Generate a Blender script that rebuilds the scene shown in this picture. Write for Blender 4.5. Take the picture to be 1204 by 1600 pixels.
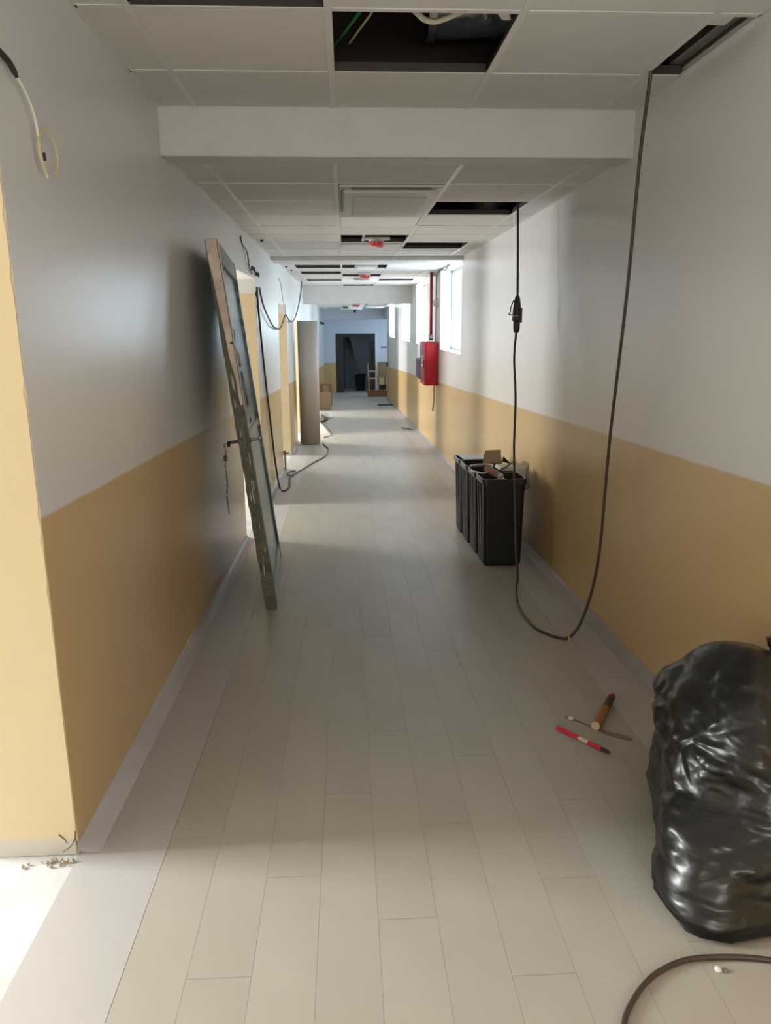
import bpy, bmesh, math, random
from mathutils import Vector, Matrix, noise
random.seed(7)
for o in list(bpy.data.objects): bpy.data.objects.remove(o)
S = bpy.context.scene; C = S.collection
# ------------------------------------------------------------------ camera
SL = 0.034917                      # the corridor floor falls gently away from the camera
def fz(y): return -SL*y
XL, XR, Z1, Z2, Z4 = -0.8005, 1.3227, 2.354, 2.159, 1.955
cd = bpy.data.cameras.new('camera'); cam = bpy.data.objects.new('camera', cd); C.objects.link(cam)
r_, u_, f_ = Vector((0.99873, -0.05111, -0.0057)), Vector((0.0176, 0.2361, 0.97157)), Vector((0.04838, 0.97039, -0.23669))
f_.normalize(); r_ = (r_ - f_*r_.dot(f_)).normalized(); u_ = r_.cross(f_)
M = Matrix((r_, u_, -f_)).transposed().to_4x4(); M.translation = Vector((0, 0, 1.4236)); cam.matrix_world = M
cd.sensor_fit = 'VERTICAL'; cd.sensor_height = 24.0; cd.lens = 24.0*1200/1600; cd.clip_start = 0.02
S.camera = cam
# ------------------------------------------------------------------ world, exposure
w = bpy.data.worlds.new('sky'); S.world = w; w.use_nodes = True
bg = w.node_tree.nodes['Background']; bg.inputs[0].default_value = (0.78, 0.90, 1.0, 1); bg.inputs[1].default_value = 1.6
S.view_settings.view_transform = 'Standard'; S.view_settings.look = 'None'
S.view_settings.gamma = 1; S.view_settings.use_curve_mapping = False
S.view_settings.exposure = 0.28
def area(name, loc, size, power, col, rot):
    l = bpy.data.lights.new(name, 'AREA'); l.shape = 'RECTANGLE'; l.size, l.size_y = size; l.energy = power; l.color = col
    o = bpy.data.objects.new(name, l); C.objects.link(o); o.location = loc; o.rotation_euler = rot
    return o
H = math.pi/2
# daylight entering the side rooms through their windows (facing +X)
WIN = [(0.30, .8, 8, (1.0, .98, .94)), (2.12, .5, 165, (.97, 1.0, 1.0)), (7.0, .7, 110, (1.0, .99, .97)), (11.5, .9, 130, (1.0, .98, .96)),
       (14.1, .8, 215, (1.0, .98, .98)), (19.1, .8, 215, (1.0, .98, .98))]
for y, wd, p, c in WIN:
    area('window_daylight', (-3.3, y, 1.35 + fz(y)), (1.3, wd), p, c, (0, -H, 0))
# daylight through the clerestory windows of the right wall (facing -X)
RW = [(8.97, 10.95), (12.75, 14.7), (16.1, 18.4), (21.0, 23.6)]
for a, b in RW:
    area('clerestory_daylight', (XR+0.32, (a+b)/2, 1.62), (1.0, b-a), 42 if a < 15 else 80, (.72, .87, 1.0), (0, H, 0))
# bluish lamp at an unseen window, added to brighten the end wall
area('lobby_fill', (2.25, 27.0, .9), (1.5, 2.4), 26, (.55, .74, 1.0), (0, H, 0))
# weak fill lamp added to lift the unlit far room
area('far_room_fill', (.6, 31.4, 1.45), (.8, .8), 5, (.7, .85, 1.0), (0, 0, 0))
# warm fill lamp added behind the camera to raise the near ambient
area('corridor_fill', (0.3, -2.9, 1.5), (1.6, 1.4), 48, (1.0, .92, .82), (H, 0, 0))

# ------------------------------------------------------------------ materials
def nodes(m): return m.node_tree.nodes, m.node_tree.links
def mat(name, col, rough=.6, spec=.5, metal=0, var=.06, vscale=6, bump=0, bscale=60, coat=0, col2=None, rand=0):
    m = bpy.data.materials.new(name); m.use_nodes = True; N, L = nodes(m); b = N['Principled BSDF']
    b.inputs['Roughness'].default_value = rough; b.inputs['Metallic'].default_value = metal
    b.inputs['Specular IOR Level'].default_value = spec; b.inputs['Coat Weight'].default_value = coat
    b.inputs['Coat Roughness'].default_value = .15
    tc = N.new('ShaderNodeTexCoord'); nz = N.new('ShaderNodeTexNoise'); nz.inputs['Scale'].default_value = vscale
    nz.inputs['Detail'].default_value = 4; L.new(tc.outputs['Object'], nz.inputs['Vector'])
    rp = N.new('ShaderNodeValToRGB'); c2 = col2 or tuple(max(0, c*(1-var*2)) for c in col)
    rp.color_ramp.elements[0].color = (*c2, 1); rp.color_ramp.elements[1].color = (*col, 1)
    rp.color_ramp.elements[0].position = .3; rp.color_ramp.elements[1].position = .65
    L.new(nz.outputs['Fac'], rp.inputs['Fac']); out = rp.outputs['Color']
    if rand:
        oi = N.new('ShaderNodeObjectInfo'); hs = N.new('ShaderNodeHueSaturation'); mr = N.new('ShaderNodeMapRange')
        mr.inputs[3].default_value = 1-rand; mr.inputs[4].default_value = 1+rand
        L.new(oi.outputs['Random'], mr.inputs[0]); L.new(mr.outputs[0], hs.inputs['Value']); L.new(out, hs.inputs['Color']); out = hs.outputs['Color']
    L.new(out, b.inputs['Base Color'])
    if bump:
        n2 = N.new('ShaderNodeTexNoise'); n2.inputs['Scale'].default_value = bscale; n2.inputs['Detail'].default_value = 5
        bp = N.new('ShaderNodeBump'); bp.inputs['Strength'].default_value = bump; bp.inputs['Distance'].default_value = .01
        L.new(tc.outputs['Object'], n2.inputs['Vector']); L.new(n2.outputs['Fac'], bp.inputs['Height']); L.new(bp.outputs[0], b.inputs['Normal'])
    return m
WHITE = (.72, .71, .695); YEL = (.60, .42, .20)
def wall_mat(name, split, slope, rough=.27, white=WHITE, yel=YEL, skirt=0):
    # oil-painted wall: white above, ochre dado below a line that follows the floor
    m = bpy.data.materials.new(name); m.use_nodes = True; N, L = nodes(m); b = N['Principled BSDF']
    b.inputs['Roughness'].default_value = rough; b.inputs['Specular IOR Level'].default_value = .40
    g = N.new('ShaderNodeNewGeometry'); sx = N.new('ShaderNodeSeparateXYZ'); L.new(g.outputs['Position'], sx.inputs[0])
    ma = N.new('ShaderNodeMath'); ma.operation = 'MULTIPLY_ADD'; ma.inputs[1].default_value = slope
    L.new(sx.outputs['Y'], ma.inputs[0]); L.new(sx.outputs['Z'], ma.inputs[2])
    nz = N.new('ShaderNodeTexNoise'); nz.inputs['Scale'].default_value = 3; nz.inputs['Detail'].default_value = 3; L.new(g.outputs['Position'], nz.inputs['Vector'])
    wb = N.new('ShaderNodeMath'); wb.operation = 'MULTIPLY_ADD'; wb.inputs[1].default_value = .012; L.new(nz.outputs['Fac'], wb.inputs[0]); L.new(ma.outputs[0], wb.inputs[2])
    mr = N.new('ShaderNodeMapRange'); mr.inputs[1].default_value = split; mr.inputs[2].default_value = split+.01; L.new(wb.outputs[0], mr.inputs[0])
    mx = N.new('ShaderNodeMix'); mx.data_type = 'RGBA'; L.new(mr.outputs[0], mx.inputs[0])
    mx.inputs[6].default_value = (*yel, 1); mx.inputs[7].default_value = (*white, 1)
    n3 = N.new('ShaderNodeTexNoise'); n3.inputs['Scale'].default_value = 1.3; n3.inputs['Detail'].default_value = 6; L.new(g.outputs['Position'], n3.inputs['Vector'])
    m2 = N.new('ShaderNodeMapRange'); m2.inputs[3].default_value = .94; m2.inputs[4].default_value = 1.03; L.new(n3.outputs['Fac'], m2.inputs[0])
    hs = N.new('ShaderNodeHueSaturation'); L.new(mx.outputs[2], hs.inputs['Color']); L.new(m2.outputs[0], hs.inputs['Value'])
    out = hs.outputs['Color']
    if skirt:
        m4 = N.new('ShaderNodeMapRange'); m4.inputs[1].default_value = skirt; m4.inputs[2].default_value = skirt+.03; L.new(wb.outputs[0], m4.inputs[0])
        mk = N.new('ShaderNodeMix'); mk.data_type = 'RGBA'; mk.inputs[6].default_value = (.60, .56, .50, 1)
        L.new(m4.outputs[0], mk.inputs[0]); L.new(out, mk.inputs[7]); out = mk.outputs[2]
    L.new(out, b.inputs['Base Color'])
    n5 = N.new('ShaderNodeTexNoise'); n5.inputs['Scale'].default_value = 14; n5.inputs['Detail'].default_value = 4; L.new(g.outputs['Position'], n5.inputs['Vector'])
    bp = N.new('ShaderNodeBump'); bp.inputs['Strength'].default_value = .06; bp.inputs['Distance'].default_value = .01
    L.new(n5.outputs['Fac'], bp.inputs['Height']); L.new(bp.outputs[0], b.inputs['Normal'])
    return m
M_wall = wall_mat('painted_wall', 1.008, SL)
M_jamb = wall_mat('painted_reveal', 1.965, SL, rough=.5, yel=(.72, .575, .36), skirt=.045)
M_end = wall_mat('painted_end_wall', 1.08, SL, rough=.5, white=(.62, .66, .72))
M_white = mat('white_paint', (.64, .62, .60), .55, var=.03)
M_tile = mat('ceiling_tile_board', (.74, .725, .70), .9, .1, var=.02, bump=.15, bscale=220, rand=.03)
M_web = mat('shaded_rail_web', (.05, .04, .035), .6)  # dark colour stands in for the shade inside the ceiling gaps
M_grid = mat('white_enamel_rail', (.735, .725, .70), .4, var=.01)
M_plank = mat('wood_effect_vinyl', (.415, .388, .335), .38, .5, vscale=2.2, col2=(.37, .342, .29), rand=.02)
M_border = mat('lilac_grey_vinyl', (.445, .42, .415), .38, .5, vscale=3, col2=(.42, .395, .38))
M_base = mat('coved_vinyl', (.37, .345, .34), .4, .5, vscale=3)
M_sub = mat('floor_joint', (.38, .345, .285), .5)
M_thr = mat('dusty_white_floor', (.62, .63, .62), .5, vscale=5, col2=(.48, .48, .47))
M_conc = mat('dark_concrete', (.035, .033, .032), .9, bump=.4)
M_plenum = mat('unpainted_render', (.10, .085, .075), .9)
M_room = mat('side_room_paint', (.72, .68, .60), .8)
M_dark = mat('dark_room_paint', (.42, .48, .52), .8)
M_brown = mat('dark_brown_wood', (.05, .035, .03), .5)
M_black = mat('black_plastic', (.009, .009, .008), .5, .3, var=.1)
M_blackr = mat('black_plastic_edge', (.02, .022, .022), .22, .6, var=.1)
M_rubber = mat('black_rubber_cable', (.016, .014, .012), .5)
M_cablebr = mat('brown_rubber_cable', (.055, .035, .028), .45)
M_wire_w = mat('white_wire', (.85, .82, .70), .5)
M_wire_y = mat('yellow_wire', (.66, .62, .34), .5)
M_wire_g = mat('green_wire', (.03, .22, .08), .4)
M_red = mat('red_enamel', (.42, .008, .016), .45, .3, var=.05)
M_redp = mat('red_plastic', (.62, .03, .05), .3, .5)
M_pipe = mat('dark_red_pipe', (.30, .01, .02), .4)
M_glass = mat('dark_grey_glass', (.20, .14, .13), .12, .7)
M_navy = mat('navy_plastic', (.010, .018, .06), .7, .2)
M_offw = mat('off_white_plastic', (.62, .61, .58), .45, var=.02)
M_lightw = mat('white_panel', (.80, .80, .80), .5, var=.01)
M_slot = mat('grey_slot', (.17, .16, .14), .7)
M_card = mat('brown_cardboard', (.30, .22, .13), .85)
M_roll = mat('vinyl_back_grey', (.40, .355, .30), .6, vscale=1.5, col2=(.37, .325, .275))
M_rollin = mat('vinyl_face_dark', (.10, .09, .08), .6)
M_beige = mat('weathered_beige_wood', (.80, .67, .58), .6, vscale=9, col2=(.55, .44, .36), bump=.3)
M_olive = mat('worn_dark_green_paint', (.06, .075, .045), .5, vscale=14, col2=(.13, .11, .07), bump=.5)
M_teal = mat('teal_glass', (.13, .20, .20), .16, .6, var=.1)
M_sage = mat('sage_green_panel', (.22, .28, .23), .28, .5, vscale=2)
M_sageback = mat('pale_green_back_panel', (.42, .43, .38), .35, .5, vscale=3)
M_dkgreen = mat('dark_green_paint', (.015, .075, .065), .35, .5)
M_peel = mat('peeled_white_paint', (.62, .60, .52), .8)
M_metal = mat('grey_metal', (.30, .29, .27), .35, metal=.8)
M_dmetal = mat('dark_metal', (.06, .055, .05), .4, metal=.6)
M_orange = mat('orange_wood_handle', (.42, .15, .045), .45, vscale=20, col2=(.30, .10, .03))
M_pale = mat('pale_end_grain', (.62, .50, .34), .7)
M_foam = mat('white_foam', (.66, .64, .58), .9)
M_pink = mat('pinkish_brown_label', (.34, .17, .15), .5)
M_plaster = mat('broken_plaster', (.42, .36, .29), .95, bump=.6, vscale=20)
M_hole = mat('exposed_brick_dark', (.09, .07, .055), .95)
M_bluegrey = mat('blue_grey_sheet', (.42, .49, .53), .35)
M_wood = mat('reddish_brown_wood', (.26, .11, .05), .5, vscale=8)
M_ltwood = mat('pale_wood', (.55, .44, .34), .5, vscale=8)
M_tan = mat('tan_board', (.40, .31, .19), .6, vscale=5)
M_foil = mat('foil_wrap', (.34, .40, .46), .25, .6, metal=.7, bump=1, bscale=14)
def bag_mat():
    m = mat('black_bin_liner', (.010, .010, .009), .31, .5, var=.2)
    N, L = nodes(m); b = N['Principled BSDF']; tc = [n for n in N if n.type == 'TEX_COORD'][0]
    mp = N.new('ShaderNodeMapping'); mp.inputs['Rotation'].default_value = (.3, .6, .5); mp.inputs['Scale'].default_value = (1, 1, 2.2)
    L.new(tc.outputs['Object'], mp.inputs[0])
    n1 = N.new('ShaderNodeTexNoise'); n1.inputs['Scale'].default_value = 5; n1.inputs['Detail'].default_value = 2; n1.inputs['Distortion'].default_value = 1.0
    vo = N.new('ShaderNodeTexVoronoi'); vo.inputs['Scale'].default_value = 6; L.new(mp.outputs[0], n1.inputs['Vector'])
    ad = N.new('ShaderNodeVectorMath'); ad.operation = 'MULTIPLY_ADD'; ad.inputs[1].default_value = (.25,)*3
    L.new(n1.outputs['Color'], ad.inputs[0]); L.new(mp.outputs[0], ad.inputs[2]); L.new(ad.outputs[0], vo.inputs['Vector'])
    sm = N.new('ShaderNodeMath'); sm.operation = 'ADD'; L.new(vo.outputs['Distance'], sm.inputs[0]); L.new(n1.outputs['Fac'], sm.inputs[1])
    bp = N.new('ShaderNodeBump'); bp.inputs['Strength'].default_value = .25; bp.inputs['Distance'].default_value = .02
    L.new(sm.outputs[0], bp.inputs['Height']); L.new(bp.outputs[0], b.inputs['Normal'])
    return m
M_bag = bag_mat()
def pane_mat():
    m = bpy.data.materials.new('window_glass'); m.use_nodes = True; N, L = nodes(m); N.remove(N['Principled BSDF'])
    t = N.new('ShaderNodeBsdfTransparent'); g = N.new('ShaderNodeBsdfGlossy'); g.inputs['Roughness'].default_value = .05
    mx = N.new('ShaderNodeMixShader'); mx.inputs[0].default_value = .06; t.inputs[0].default_value = (.94, .97, .98, 1)
    L.new(t.outputs[0], mx.inputs[1]); L.new(g.outputs[0], mx.inputs[2]); L.new(mx.outputs[0], N['Material Output'].inputs[0])
    return m
M_pane = pane_mat()

# ------------------------------------------------------------------ helpers
def link(name, me, m=None, parent=None, smooth=False):
    if m is not None and not me.materials: me.materials.append(m)
    if smooth:
        for p in me.polygons: p.use_smooth = True
    o = bpy.data.objects.new(name, me); C.objects.link(o)
    if parent: o.parent = parent
    return o
def props(o, label=None, cat=None, group=None, kind=None):
    if label: o['label'] = label
    if cat: o['category'] = cat
    if group: o['group'] = group
    if kind: o['kind'] = kind
    return o
def thing(name, label, cat, loc=(0, 0, 0), rot=(0, 0, 0), group=None):
    o = bpy.data.objects.new(name, None); C.objects.link(o); o.empty_display_size = .1
    o.location = loc; o.rotation_euler = rot
    return props(o, label, cat, group)
class MB:
    def __init__(s): s.bm = bmesh.new()
    def hexa(s, p):       # 8 corners: bottom ring 4 then top ring 4
        v = [s.bm.verts.new(q) for q in p]
        for f in ((3, 2, 1, 0), (4, 5, 6, 7), (0, 1, 5, 4), (1, 2, 6, 5), (2, 3, 7, 6), (3, 0, 4, 7)): s.bm.faces.new([v[i] for i in f])
        return s
    def box(s, x0, x1, y0, y1, z0, z1, zs=False, zt=False):
        # zs/zt: let bottom/top follow the falling floor (z measured from floor)
        a = (fz if zs else (lambda y: 0)); t = (fz if zt else (lambda y: 0))
        return s.hexa([(x0, y0, z0+a(y0)), (x1, y0, z0+a(y0)), (x1, y1, z0+a(y1)), (x0, y1, z0+a(y1)),
                       (x0, y0, z1+t(y0)), (x1, y0, z1+t(y0)), (x1, y1, z1+t(y1)), (x0, y1, z1+t(y1))])
    def ring(s, rings, cap0=True, cap1=True, closed=True):
        rv = [[s.bm.verts.new(p) for p in r] for r in rings]; n = len(rv[0])
        for a, b in zip(rv, rv[1:]):
            for i in range(n if closed else n-1):
                j = (i+1) % n; s.bm.faces.new((a[i], a[j], b[j], b[i]))
        if cap0: s.bm.faces.new(rv[0][::-1])
        if cap1: s.bm.faces.new(rv[-1])
        return s
    def tube(s, pts, r, n=8, sub=5, ends=True):
        P = smooth(pts, sub) if sub > 1 else [Vector(p) for p in pts]
        rings = []; prev = None
        for i, p in enumerate(P):
            t = (P[min(i+1, len(P)-1)] - P[max(i-1, 0)]).normalized()
            if prev is None:
                prev = t.orthogonal().normalized()
            prev = (prev - t*prev.dot(t)).normalized(); b = t.cross(prev)
            rr = r(i/(len(P)-1)) if callable(r) else r
            rings.append([p + (prev*math.cos(k*2*math.pi/n) + b*math.sin(k*2*math.pi/n))*rr for k in range(n)])
        return s.ring(rings, ends, ends)
    def lathe(s, prof, c=(0, 0, 0), n=20, axis='z'):
        rings = []
        for r, z in prof:
            rg = []
            for k in range(n):
                a = k*2*math.pi/n; x, y = r*math.cos(a), r*math.sin(a)
                q = {'z': (x, y, z), 'y': (x, z, -y), 'x': (z, x, y)}[axis]
                rg.append((q[0]+c[0], q[1]+c[1], q[2]+c[2]))
            rings.append(rg)
        return s.ring(rings)
    def tf(s, m): s.bm.transform(m); return s
    def mesh(s, name, m=None, bevel=0, smooth=False):
        if bevel:
            bmesh.ops.bevel(s.bm, geom=list(s.bm.edges), offset=bevel, segments=2, affect='EDGES', clamp_overlap=True)
        bmesh.ops.recalc_face_normals(s.bm, faces=s.bm.faces[:])
        me = bpy.data.meshes.new(name); s.bm.to_mesh(me); s.bm.free()
        if m: me.materials.append(m)
        if smooth:
            for p in me.polygons: p.use_smooth = True
        return me
    def obj(s, name, m, parent=None, bevel=0, smooth=False): return link(name, s.mesh(name, m, bevel, smooth), None, parent)
def smooth(pts, sub):
    P = [Vector(p) for p in pts]; out = []
    for i in range(len(P)-1):
        a, b, c, d = P[max(i-1, 0)], P[i], P[i+1], P[min(i+2, len(P)-1)]
        for k in range(sub):
            t = k/sub
            out.append(.5*((2*b) + (c-a)*t + (2*a-5*b+4*c-d)*t*t + (3*b-a-3*c+d)*t**3))
    out.append(P[-1]); return out
def B(x0, x1, y0, y1, z0, z1, **k): return MB().box(x0, x1, y0, y1, z0, z1, **k)
TILT = -math.atan(SL)
def struct(o, label=None): return props(o, label, None, None, 'structure')

# ================================================================== SETTING
YB, YE = -3.2, 29.0
# ---- floor: slab with vinyl planks and border sheets on it
fl = struct(MB().box(XL, 1.07+.2527, YB, 25.0, -.12, -.002, zs=True, zt=True).box(XL, 2.4, 25.0, 33.6, -.12, -.002, zs=True, zt=True).obj('floor', M_sub),
            'wood effect vinyl plank floor falling gently away between grey borders')
PW = .1515; X0 = -.5475
xs = []
x = X0
while x < 1.065: xs.append((x, min(x+PW, 1.068))); x += PW
def plank_mesh(wd, ln):
    return MB().hexa([(0, 0, -.0019), (wd, 0, -.0019), (wd, ln, -.0019), (0, ln, -.0019),
                      (.0001, .0001, 0), (wd-.0001, .0001, 0), (wd-.0001, ln-.0001, 0), (.0001, ln-.0001, 0)]).mesh('plank', M_plank)
cache = {}
far = MB(); nst = 0
rs = random.Random(3)
offs = [.0, .455, .80, .2, .62, .02, .42, .75,   .12, .5, .9]
for i, (a, b) in enumerate(xs):
    y = -2.6 - (1 - offs[i % 11]) + .645
    while y < YE:
        y1 = min(y+1.0, YE); 
        if y < 18.2:
            k = (round(b-a, 3), round(y1-y, 2))
            if k not in cache: cache[k] = plank_mesh(b-a-.0004, y1-y-.0004)
            o = link('plank', cache[k], None, fl); o.location = (a+.0002, y+.0002, fz(y)); o.rotation_euler = (TILT, 0, 0)
        else:
            far.box(a+.0006, b-.0006, y+.0006, y1-.0006, -.0019, 0, zs=True, zt=True)
        y = y1
o = far.obj('plank', M_plank, fl); o['kind'] = 'stuff'
cuts = [-3.2, 3.1, 9.6, 16.0, 22.5, 29.0]
for a, b in zip(cuts, cuts[1:]):
    B(XL, X0-.0012, a+.0008, b-.0008, -.0019, 0, zs=True, zt=True).obj('border_sheet', M_border, fl)
    B(1.0692, XR, a+.0008, min(b, 25.0)-.0008, -.0019, 0, zs=True, zt=True).obj('border_sheet', M_border, fl)
B(1.0692, 2.3, 25.0, 29.0, -.0019, 0, zs=True, zt=True).obj('border_sheet', M_border, fl)

# ---- left wall with doorways
DOORS = [(0.15, 1.987), (5.88, 7.235), (9.60, 10.95), (12.6, 14.1), (17.9, 19.4)]
TH = .16
wl = MB(); y = YB
for a, b in DOORS:
    wl.box(XL-TH, XL, y, a, -.1, 3.1, zs=True)
    hd = 2.065 + fz((a+b)/2)
    wl.box(XL-TH, XL, a, b, hd, 3.1)
    y = b
wl.box(XL-TH, XL, y, YE, -.1, 3.1, zs=True)
wl = struct(wl.obj('wall_left', M_wall), 'left wall, white above an ochre dado')
# painted reveals lining the doorways
for i, (a, b) in enumerate(DOORS):
    hd = 2.065 + fz((a+b)/2)
    d = MB(); e = .003; ov = 0.0
    d.box(XL-TH-ov, XL-.001, b-e, b+.0, 0, hd, zs=True) if i else None
    if i == 0:
        # rough plastered return of the near doorway, with a chipped outer corner
        prof = []; n = 60; rr = random.Random(5)
        rings = []
        for k in range(n+1):
            t = k/n; z = fz(b) + (hd-fz(b))*t
            ch = rr.uniform(0, .0012) + (.005*rr.random() if rr.random() < .1 else 0) + (.006 if t < .02 else 0)
            rings.append([(XL-TH-.18, b-.006, z), (XL-.001-ch, b-.006, z), (XL-.001, b-.001+ch*.3, z), (XL-TH-.18, b-.001, z)])
        d.ring(rings)
    o = d.obj('door_reveal', M_jamb, wl)
    B(XL-TH, XL-.001, a, a+e, 0, hd, zs=True).obj('door_reveal', M_jamb, wl)
    B(XL-TH, XL-.001, a, b, hd-.004, hd-.0005).obj('door_reveal', M_jamb, wl)
    B(XL-TH-2.5, XL-.001, a, b, -.02, -.002, zs=True, zt=True).obj('door_threshold', M_thr, wl)
# the near doorway opens into a wider lobby: a return wall
struct(B(XL-TH-.2, XL-TH, 1.982, 2.14, -.1, 3.1, zs=True).obj('wall_return', M_jamb), 'ochre painted return beside the near doorway')
# ---- side rooms behind the left wall
ow = MB(); y = YB; XO = -3.55
for yc, wd, p, c in WIN:
    a, b = yc-wd/2, yc+wd/2; zb, zt = .72+fz(yc), 2.0+fz(yc)
    ow.box(XO-.2, XO, y, a, -.3, 2.6, zs=True).box(XO-.2, XO, a, b, -.3, zb, zs=True).box(XO-.2, XO, a, b, zt, 2.6); y = b
ow.box(XO-.2, XO, y, 22, -.3, 2.6, zs=True)
struct(ow.obj('wall_outer', M_room), 'outer wall of the side rooms')
for y in (3.4, 8.3, 12.3, 16.2, 22.0):
    struct(B(XO, XL-TH, y-.05, y+.05, -.3, 2.6, zs=True).obj('wall_partition', M_room), 'partition between side rooms')
struct(B(XO, XL-TH, YB-.1, YB, -.3, 2.6, zs=True).obj('wall_partition', M_room), 'partition between side rooms')
struct(B(XO-.2, XL-TH, YB, 22, 2.5, 2.6).obj('ceiling_side', M_room), 'plain ceiling of the side rooms')
struct(B(XO-.2, XL-TH, YB, 22, -.2, -.03, zs=True, zt=True).obj('floor_side', M_thr), 'pale dusty floor of the side rooms')
for i, (yc, wd, p, c) in enumerate(WIN):
    a, b = yc-wd/2, yc+wd/2; zb, zt = .72+fz(yc), 2.0+fz(yc)
    f = struct(MB().box(XO-.12, XO-.06, a, a+.05, zb, zt).box(XO-.12, XO-.06, b-.05, b, zb, zt).box(XO-.12, XO-.06, a+.05, b-.05, zb, zb+.05)
               .box(XO-.12, XO-.06, a+.05, b-.05, zt-.05, zt).obj('window_%d' % (i+5), M_offw), 'side room window')
    B(XO-.095, XO-.089, a+.05, b-.05, zb+.05, zt-.05).obj('pane', M_pane, f)
# ---- right wall with clerestory windows
SILL = 1.082; YR = 25.0
wr = MB(); y = YB
for a, b in RW:
    top = 2.135 if a < 15 else 1.93
    wr.box(XR, XR+.25, y, a, -.1, 3.1, zs=True).box(XR, XR+.25, a, b, -.1, SILL, zs=True).box(XR, XR+.25, a, b, top, 3.1); y = b
wr.box(XR, XR+.25, y, YR, -.1, 3.1, zs=True)
struct(wr.obj('wall_right', M_wall), 'right wall, white above an ochre dado')
for i, (a, b) in enumerate(RW):
    top = 2.135 if a < 15 else 1.93; X = XR+.16
    f = struct(MB().box(X, X+.05, a, a+.04, SILL, top).box(X, X+.05, b-.04, b, SILL, top).box(X, X+.05, a+.04, b-.04, SILL, SILL+.04)
               .box(X, X+.05, a+.04, b-.04, top-.04, top).obj('window_%d' % (i+1), M_lightw),
               'high window, %s along the right wall' % ('nearest', 'second', 'third', 'farthest')[i])
    m = (a+b)/2
    B(X+.02, X+.026, a+.04, b-.04, SILL+.04, top-.04).obj('pane', M_pane, f)
    B(XR-.004, X, a-.0, b, SILL, SILL+.006).obj('window_sill', M_white, f)
# lobby behind the end of the right wall
struct(MB().box(2.3, 2.4, YR, 25.7, -.1, 3.1, zs=True).box(2.3, 2.4, 28.3, YE, -.1, 3.1, zs=True).box(2.3, 2.4, 25.7, 28.3, -.1, .1, zs=True).box(2.3, 2.4, 25.7, 28.3, 1.7, 3.1).obj('wall_lobby', M_end), 'side wall of the far lobby')
struct(B(XR+.25, 2.4, YR-.12, YR, -.1, 3.1, zs=True).obj('wall_lobby', M_end), 'front wall of the far lobby')
f = struct(MB().box(2.33, 2.38, 25.7, 25.76, .1, 1.7).box(2.33, 2.38, 28.24, 28.3, .1, 1.7).box(2.33, 2.38, 25.76, 28.24, .1, .16).box(2.33, 2.38, 25.76, 28.24, 1.64, 1.7).obj('window_11', M_lightw), 'unseen window added to the far lobby for its bluish light')
B(2.35, 2.356, 25.76, 28.24, .16, 1.64).obj('pane', M_pane, f)
# ---- end wall with a dark double doorway
DX0, DX1, DT = -.36, 1.10, 1.12
we = MB().box(XL, DX0, YE, YE+.2, -.1, 3.1, zs=True).box(DX1, 2.4, YE, YE+.2, -.1, 3.1, zs=True).box(DX0, DX1, YE, YE+.2, DT, 3.1)
struct(we.obj('wall_end', M_end), 'far end wall around the dark doorway')
dk = MB().box(-.9, -.8, YE+.2, 33.5, -.2, 2.2, zs=True).box(2.0, 2.1, YE+.2, 33.5, -.2, 2.2, zs=True).box(-.9, 2.1, 33.4, 33.5, -.2, 2.2, zs=True).box(-.9, 2.1, YE+.2, 33.5, 1.5, 1.6)
struct(dk.obj('wall_dark_room', M_dark), 'unlit room beyond the far doorway')
d = struct(MB().box(DX0, DX0+.04, YE+.02, YE+.16, 0, DT, zs=True).box(DX1-.04, DX1, YE+.02, YE+.16, 0, DT, zs=True).box(DX0+.04, DX1-.04, YE+.02, YE+.16, DT-.04, DT).obj('door_1', M_brown), 'dark doorway in the far end wall')
for a, b, t in ((DX0+.05, DX0+.28, -.06), (DX1-.18, DX1-.05, -.28)):
    l = MB().box(a, b, YE+.18, YE+.9, .02, DT+t, zs=True).obj('door_leaf', M_brown, d)
o = B(DX1, DX1+.05, YE-.02, YE, 0, DT+.04, zs=True).obj('architrave', M_lightw, d)
# wall behind the camera with an opening
wb = MB().box(XL, -.5, YB-.15, YB, -.1, 3.1, zs=True).box(1.1, XR, YB-.15, YB, -.1, 3.1, zs=True).box(-.5, 1.1, YB-.15, YB, -.1, .8).box(-.5, 1.1, YB-.15, YB, 2.2, 3.1)
struct(wb.obj('wall_back', M_wall), 'wall behind the camera')
# ---- ceiling: dark slab, beams, hung grid
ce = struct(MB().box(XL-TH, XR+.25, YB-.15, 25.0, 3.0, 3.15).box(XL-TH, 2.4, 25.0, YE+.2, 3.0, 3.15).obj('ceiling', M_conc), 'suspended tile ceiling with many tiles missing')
struct(B(XL, XR, 3.715, 3.885, Z2-.004, 3.0).obj('trim_1', M_white, bevel=.003), 'white boxed beam across the ceiling, nearest')
struct(B(XL, XR, 8.87, 9.42, 2.118, 3.0).obj('trim_2', M_white, bevel=.003), 'white boxed beam across the ceiling, second')
struct(B(XL, XR, 15.6, 15.95, 1.834, 3.0).obj('trim_3', M_white, bevel=.003), 'white boxed beam across the ceiling, third')
struct(MB().box(XL, XR, 26.6, YE, 1.60, 3.0).box(XR, 2.3, 25, YE, 1.60, 3.0).obj('trim_4', M_end), 'low soffit before the far doorway')
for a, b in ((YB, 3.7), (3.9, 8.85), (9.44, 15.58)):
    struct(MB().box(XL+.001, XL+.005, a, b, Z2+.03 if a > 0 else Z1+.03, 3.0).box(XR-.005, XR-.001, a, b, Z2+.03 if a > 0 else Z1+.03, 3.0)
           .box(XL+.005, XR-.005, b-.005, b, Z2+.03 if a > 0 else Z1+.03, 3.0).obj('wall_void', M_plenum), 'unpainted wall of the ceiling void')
T = [-.6347, -.0347, .5653, 1.1653]; COL = [XL] + T + [XR]
tcache = {}
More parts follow.
